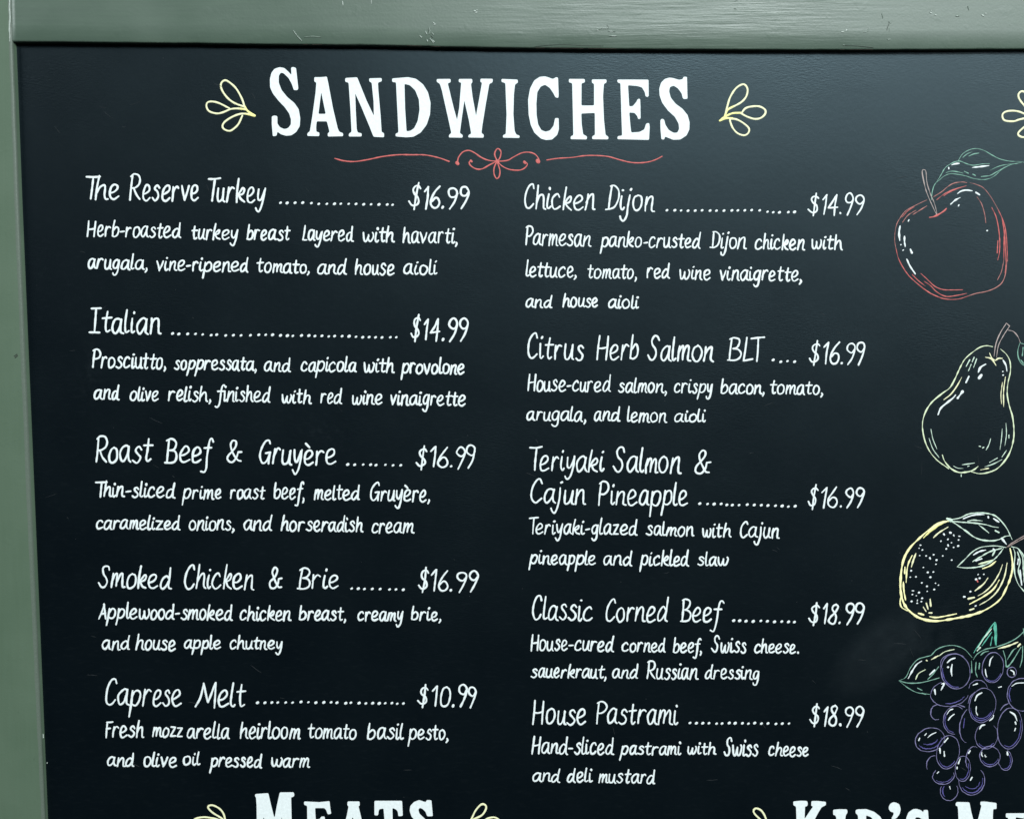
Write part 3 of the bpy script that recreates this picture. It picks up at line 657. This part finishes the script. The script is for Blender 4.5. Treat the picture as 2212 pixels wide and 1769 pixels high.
fl.build("flourish_drawing", board, "thin red scrolled line under SANDWICHES")

# ------------------------------------------------------------------ fruit drawings
def drawing(name, label, tile, sets, subs):
    """sets: (material, width, strokes) of the fruit itself; subs: name -> list of sets"""
    ox, oy, s = tile
    def fill(L):
        i = Ink()
        for mat, wd, txt in L:
            for st in zt(ox, oy, s, txt): i.stroke(st, wd * random.uniform(.85, 1.15), mat, rag=.38, taper=.45 if len(st) > 2 else 0)
        return i
    for n, L in subs:
        if n in ('highlight', 'speckles'): sets = sets + L
    subs = [q for q in subs if q[0] not in ('highlight', 'speckles')]
    o = fill(sets).build(name, board, label)
    for n, L in subs: fill(L).build(n, o)
    return o
def ellipse(cx, cy, rx, ry, rot=0, a0=0, a1=360, n=26):
    out = []; r = math.radians(rot)
    for k in range(n + 1):
        a = math.radians(a0 + (a1 - a0) * k / n)
        x, y = rx * math.cos(a), ry * math.sin(a)
        out.append("%.1f %.1f" % (cx + x * math.cos(r) - y * math.sin(r) + random.uniform(-2, 2), cy + x * math.sin(r) + y * math.cos(r) + random.uniform(-2, 2)))
    return ",".join(out)

drawing("apple_drawing", "red outlined apple with a stem and one green leaf", (1880, 300, 4.536), [
 ('pink', 1.6, "555 600,480 635,410 670,350 705,300 765,260 835,242 920,240 1010,255 1090;620 570,700 520,760 470,820 437,900 425,945 432;975 432,1040 450,1110 485,1180 570,1250 690;1045 570,1090 640,1120 740,1132 825;315 820,370 750,450 700;415 745,480 705,555 658;1340 1190,1325 1320,1290 1410,1220 1465,1130 1498,1040 1515,960 1540;1310 1180,1285 1300,1245 1385"),
 ('red', 1.9, "250 1070,275 1170,320 1260,380 1345,450 1410,530 1475,620 1530,710 1565,800 1575,880 1567,960 1540;1250 690,1300 800,1330 920,1340 1080,1345 1200;495 1320,560 1380,630 1445,710 1478,800 1482,905 1480;525 1395,590 1440,650 1500,740 1545,850 1535,945 1515;410 1330,470 1390,540 1445;480 1435,580 1510,690 1560;1190 675,1230 760,1255 870,1268 1000,1265 1110,1248 1190;1285 760,1310 900,1310 1050,1308 1180;1320 870,1322 1050,1330 1200,1320 1320;1250 1000,1243 1120;650 600,720 545,800 505,880 480,940 462;720 560,790 515,870 483;310 770,370 705,430 668"),
 ('red', 4.0, "580 772,620 765,670 742,720 710,745 685"),
], [
 ("stem", [('taupe', 1.6, "650 740,600 640,550 520,520 400,508 320,525 305,545 325,555 430,590 545,630 640,650 740")]),
 ("leaf", [('green', 1.6, "600 600,605 530,625 460,650 425;650 425,690 360,740 280,820 232,880 222,940 245,1010 262,1090 250,1170 245;860 220,900 155,960 115,1030 98,1110 115,1190 160,1270 200,1370 222,1460 225,1540 240;655 425,720 370,780 345,850 350,930 365,1010 390,1100 402,1170 390,1230 355,1290 300,1380 255,1480 235;740 335,790 320,850 325,910 340;1085 372,1170 362,1240 325,1320 280;1170 312,1250 275,1330 255,1440 245;905 185,950 150,1000 130;965 172,1010 152,1065 142;920 320,960 340;1005 350,1030 362"),
           ('white', 3.8, "797 258,830 248,872 243;998 284,1080 275,1162 265"), ('white', 2.4, "768 285,769 295")]),
 ("highlight", [('white', 3.7, "855 538,890 515,940 505,998 512;1035 528,1070 550;787 643,830 605,880 577;862 660,868 650;372 808,379 796;292 855,282 920,288 998;335 957,335 1010,342 1056;393 1085,407 1118;357 1180,390 1250,440 1325"), ('white', 3.0, "298 1040;318 1095,325 1090;1143 902")]),
])
drawing("pear_drawing", "pale yellow outlined pear with a bent stem", (1940, 680, 4.658), [
 ('pear', 3.1, "950 322,890 312,820 330,740 385,670 450,620 540,570 650,520 735,440 795,340 880,275 980,245 1100,262 1240,310 1360,390 1460,510 1548;445 1410,470 1475,530 1545,610 1585,700 1580,760 1560,805 1525;740 1580,820 1598,910 1585,1000 1545,1080 1460,1130 1370,1160 1260,1165 1150,1150 1020,1120 920,1098 800,1105 690,1130 570,1125 470,1090 400,1030 345"),
 ('cream', 2.2, "460 855,530 800,590 720,640 630;1080 625,1062 760,1062 925;1050 680,1035 800,1040 895"),
 ('mint', 1.8, "330 1150,350 1250,390 1350;310 1240,350 1350,412 1435;1085 1090,1090 1200,1075 1315;1048 1145,1040 1250,1025 1355;932 1245,912 1310,885 1360;1115 1210,1115 1240;1090 1365,1045 1430;1000 1440,920 1485;1045 1455,960 1500,870 1530;555 1520,600 1542,655 1545;645 1508,710 1500,770 1490;700 1525,715 1520;720 455,685 520;765 430,745 475;790 445,760 530;735 500,708 565;635 1600,635 1625;815 1322,830 1325;850 1340,862 1332"),
 ('cream', 2.8, "910 1545,870 1552,830 1560;880 428,940 445,985 510;920 385,945 440,975 460;980 460,1010 440,1050 440"),
], [
 ("stem", [('taupe', 1.8, "965 420,985 290,1030 180,1090 85;1090 85,1122 115;1122 115,1060 210,1010 310,990 430;1105 155,1160 170,1205 220,1230 280")]),
 ("leaf", [('green', 2.0, "1225 285,1205 360,1210 430,1240 490,1290 520;1230 285,1300 310,1360 360,1380 440,1340 510,1270 505;1258 330,1250 410;1235 455,1260 490")]),
 ("highlight", [('white', 3.9, "1057 458,1085 510,1095 570;807 578,830 530,882 497;815 637,838 608;683 682,712 622;600 838,648 774;402 1005,430 940,500 880,550 840,578 808"), ('white', 3.4, "1052 572;1055 608")]),
])
LEMON_DOTS = "705 520,710 528;780 502,788 504;822 530,826 540;885 545,897 546;752 585,756 580;668 607,672 602;880 590;795 624;755 650,757 660;820 680;875 663;732 698;420 652,428 653;405 690;445 710;413 778;490 782;580 768;690 782;537 805,541 815;615 832;608 882;797 832;457 920;310 960;510 980;577 975;300 1037;367 1033;540 1038;438 1105;603 1110;638 1133;500 1147;587 1185;503 1207;326 1200,342 1200;325 1245;405 1222;372 1260;442 1290;388 1310,386 1320;433 1330;315 1328;382 1350;1113 1007,1120 1002;1183 1003;1090 1063;1132 1050;1022 1210;945 1272,958 1272;1083 1383,1092 1378"
drawing("lemon_drawing", "yellow outlined lemon speckled with white dots", (1912, 1060, 5.56), [
 ('lemon', 4.3, "760 365,690 370,600 410,500 490,400 580,310 670,250 760,215 850,195 960,185 1080,185 1180,200 1280,235 1370,300 1450,400 1520,520 1555,640 1562,760 1545,900 1520,1040 1490,1180 1440,1300 1370,1390 1290,1450 1180,1500 1060,1530 930,1525 820,1500 690;190 1270,180 1340,200 1400,270 1440"),
 ('yellow', 4.6, "690 388,600 440,520 505,460 565"), ('lemon', 5.0, "740 370,660 395,580 440,520 490"),
 ('cream', 3.0, "580 562,650 500,755 435;1410 885,1370 990,1290 1120,1200 1210,1115 1260;1235 1045,1180 1120,1080 1200;1000 1295,1070 1280;1020 1430,1065 1415;370 750,340 830,315 915;528 1465,560 1465;540 1300,548 1380;495 1350,515 1420;458 1395,490 1445;1465 865,1430 1040,1350 1200,1250 1300,1135 1370"),
 ('lemon', 3.2, "1330 845,1260 900,1170 935;1370 1070,1300 1180,1180 1270,1015 1360;325 775,280 870,260 970,252 1100;238 915,235 990;218 1090,225 1200,245 1310;535 1510,620 1520,740 1500,858 1475;400 1470,460 1488"),
], [
 ("speckles", [('white', 3.2, LEMON_DOTS), ('red', 3.0, "1105 1075,1112 1092")]),
 ("leaf", [('mint', 2.6, "800 345,900 325,1000 280,1100 265,1200 268,1310 295,1390 360,1460 450,1500 530,1525 585;745 330,800 365,880 420,980 490,1060 550,1160 590,1290 600,1380 580,1440 548,1500 538;770 360,900 375,1050 385,1200 405,1290 430,1360 440;1125 410,1190 460,1245 505;990 365,1060 352,1170 362;1325 480,1365 500"), ('mint', 5.0, "745 335,790 355"), ('white', 3.6, "940 335,1030 300,1110 285,1190 285;1305 335,1365 375;1238 310,1240 322;1400 570,1455 640")]),
 ("leaf", [('mint', 2.6, "865 912,960 820,1040 740,1130 685,1230 665,1340 662,1450 680;865 912,960 925,1080 920,1200 890,1300 830,1370 760,1420 690;1050 850,1150 790,1260 730,1400 690;1290 775,1320 720"), ('pear', 3.4, "1120 880,1200 860,1290 830"), ('white', 3.6, "1060 770,1130 730,1210 710;1090 840,1160 815;1300 700,1310 708")]),
 ("leaf", [('mint', 2.6, "1515 670,1590 690,1640 740,1680 820,1700 900;1540 690,1560 760,1550 900,1560 1010,1600 1120,1680 1220;1590 730,1620 850,1600 960,1640 1100;1600 700,1650 800,1660 950,1670 1100"), ('white', 3.0, "1600 820,1592 880;1620 950,1640 1130")]),
 ("stem", [('brown', 2.4, "1450 685,1520 630,1600 580,1690 530;1480 670,1560 625,1690 555")]),
])
E = ellipse
grapes = drawing("grape_bunch_drawing", "violet outlined bunch of grapes with green leaves", (1912, 1340, 4.02), [
 ('lilac', 1.5, ";".join([
  E(612, 440, 126, 152, -10), E(560, 632, 166, 112, -8, 20, 250), E(448, 795, 52, 66, 10, 60, 270), E(935, 408, 92, 132, 8),
  E(846, 736, 114, 150, 14), E(606, 864, 100, 122, 8, 80, 300), E(745, 905, 95, 160, 12, 95, 230), E(880, 1000, 98, 114, 10, -60, 220),
  E(1083, 935, 108, 178, 6), E(388, 1034, 130, 100, -18), E(546, 1142, 98, 146, 10), E(675, 1285, 66, 110, 4), E(506, 1348, 94, 72, -8, -10, 230),
  E(752, 1390, 112, 124, 8, -55, 175), E(556, 1478, 76, 84, 10, -40, 200), E(910, 1178, 88, 88), E(1042, 1208, 60, 92, -6, -60, 190),
  E(1190, 642, 130, 142, 0, 60, 300), E(420, 1250, 60, 78, 10, 140, 270), E(1100, 448, 40, 44), E(808, 600, 82, 84, 0, 190, 350), E(765, 1200, 64, 108, 6, 130, 290),
  "480 400,490 340,540 300,610 288,680 310", "720 720,740 660,780 620", "1000 780,1030 740,1070 720", "640 730,690 750"])),
 ('violet', 1.8, ";".join([E(612, 440, 112, 138, -10, 90, 200), E(560, 632, 140, 88, -8, 30, 110), E(935, 408, 80, 118, 8, 20, 130), E(846, 736, 100, 134, 14, 10, 160),
  E(846, 736, 88, 116, 14, 20, 120), E(606, 864, 86, 106, 8, 90, 210), E(880, 1000, 82, 98, 10, 30, 130), E(1083, 935, 92, 160, 6, -30, 110), E(388, 1034, 104, 76, -18, 10, 170),
  E(388, 1034, 70, 40, -14, 20, 150), E(546, 1142, 82, 128, 10, 30, 140), E(675, 1285, 50, 92, 4, -30, 110), E(506, 1348, 78, 54, -8, 10, 150), E(752, 1390, 94, 104, 8, -20, 140),
  E(752, 1390, 70, 70, 8, 0, 130), E(910, 1178, 72, 72, 0, 20, 150), E(1042, 1208, 46, 76, -6, -30, 110), E(556, 1478, 56, 64, 10, 120, 210), E(1190, 642, 112, 124, 0, 150, 210), "690 850,680 930"])),
], [
 ("leaf", [('green', 2.0, "120 522,180 490,220 410,280 340,350 315,400 300,450 250,530 220,610 218,690 250,755 320;120 522,200 542,300 540,390 520,470 497;130 530,200 585,280 625,385 640;370 510,420 460,465 400;280 585,320 605;320 630,350 640"), ('pear', 2.0, "265 510,290 460,350 425;470 305,520 270,600 250"), ('white', 3.0, "200 503,240 430,275 380,318 351;387 470,430 430"), ('cream', 3.2, "402 338,460 306;358 345,364 348")]),
 ("leaf", [('teal', 2.2, "770 280,800 230,860 140,940 30,960 25,968 120,965 215;840 220,890 150,925 100;915 215,930 140"), ('teal', 5.0, "950 30,956 120,958 210"), ('mint', 3.4, "805 235,860 150,925 70;800 262,825 235")]),
 ("leaf", [('green', 2.0, "765 340,800 290,870 250,960 230,1050 200,1130 160,1190 110,1230 60;750 350,752 450;790 360,785 440,800 490;820 370,815 420;1025 260,1045 330,1055 400,1100 360,1180 230;1060 340,1110 260,1140 240;1195 220,1190 330,1170 405;1200 70,1215 150;830 300,860 275,900 265"), ('cream', 4.0, "982 243,1070 220,1153 187;1152 225,1172 205")]),
 ("highlight", [('white', 2.8, "540 365,570 338,608 325;582 380,574 430,580 480;430 600,436 640;490 550,512 548,485 605;905 395,915 340,938 310;870 420,874 460,884 490;780 695,800 650,842 625;792 745,790 790,802 820;765 560,800 548;985 580,1008 574;535 815,560 780,588 768;548 865,570 835,600 812;820 940,838 912,866 904;905 870,935 845,942 820;1085 792,1125 820,1145 870;1130 880,1135 898;1125 955,1132 935;370 1015,400 990,442 970;345 995,358 980;292 1040,300 1020;515 1055,545 1020;475 1110,478 1150;512 1135,515 1175;636 1240,652 1198;625 1272,624 1285;840 1140,838 1165,848 1180;866 1165,872 1182,880 1180;1060 1140,1064 1165;452 1325,465 1312;725 1150,738 1130;560 1440,566 1462;740 1385,755 1360;1100 570,1140 545,1206 540;1090 430,1115 445,1120 470;545 405")]),
])
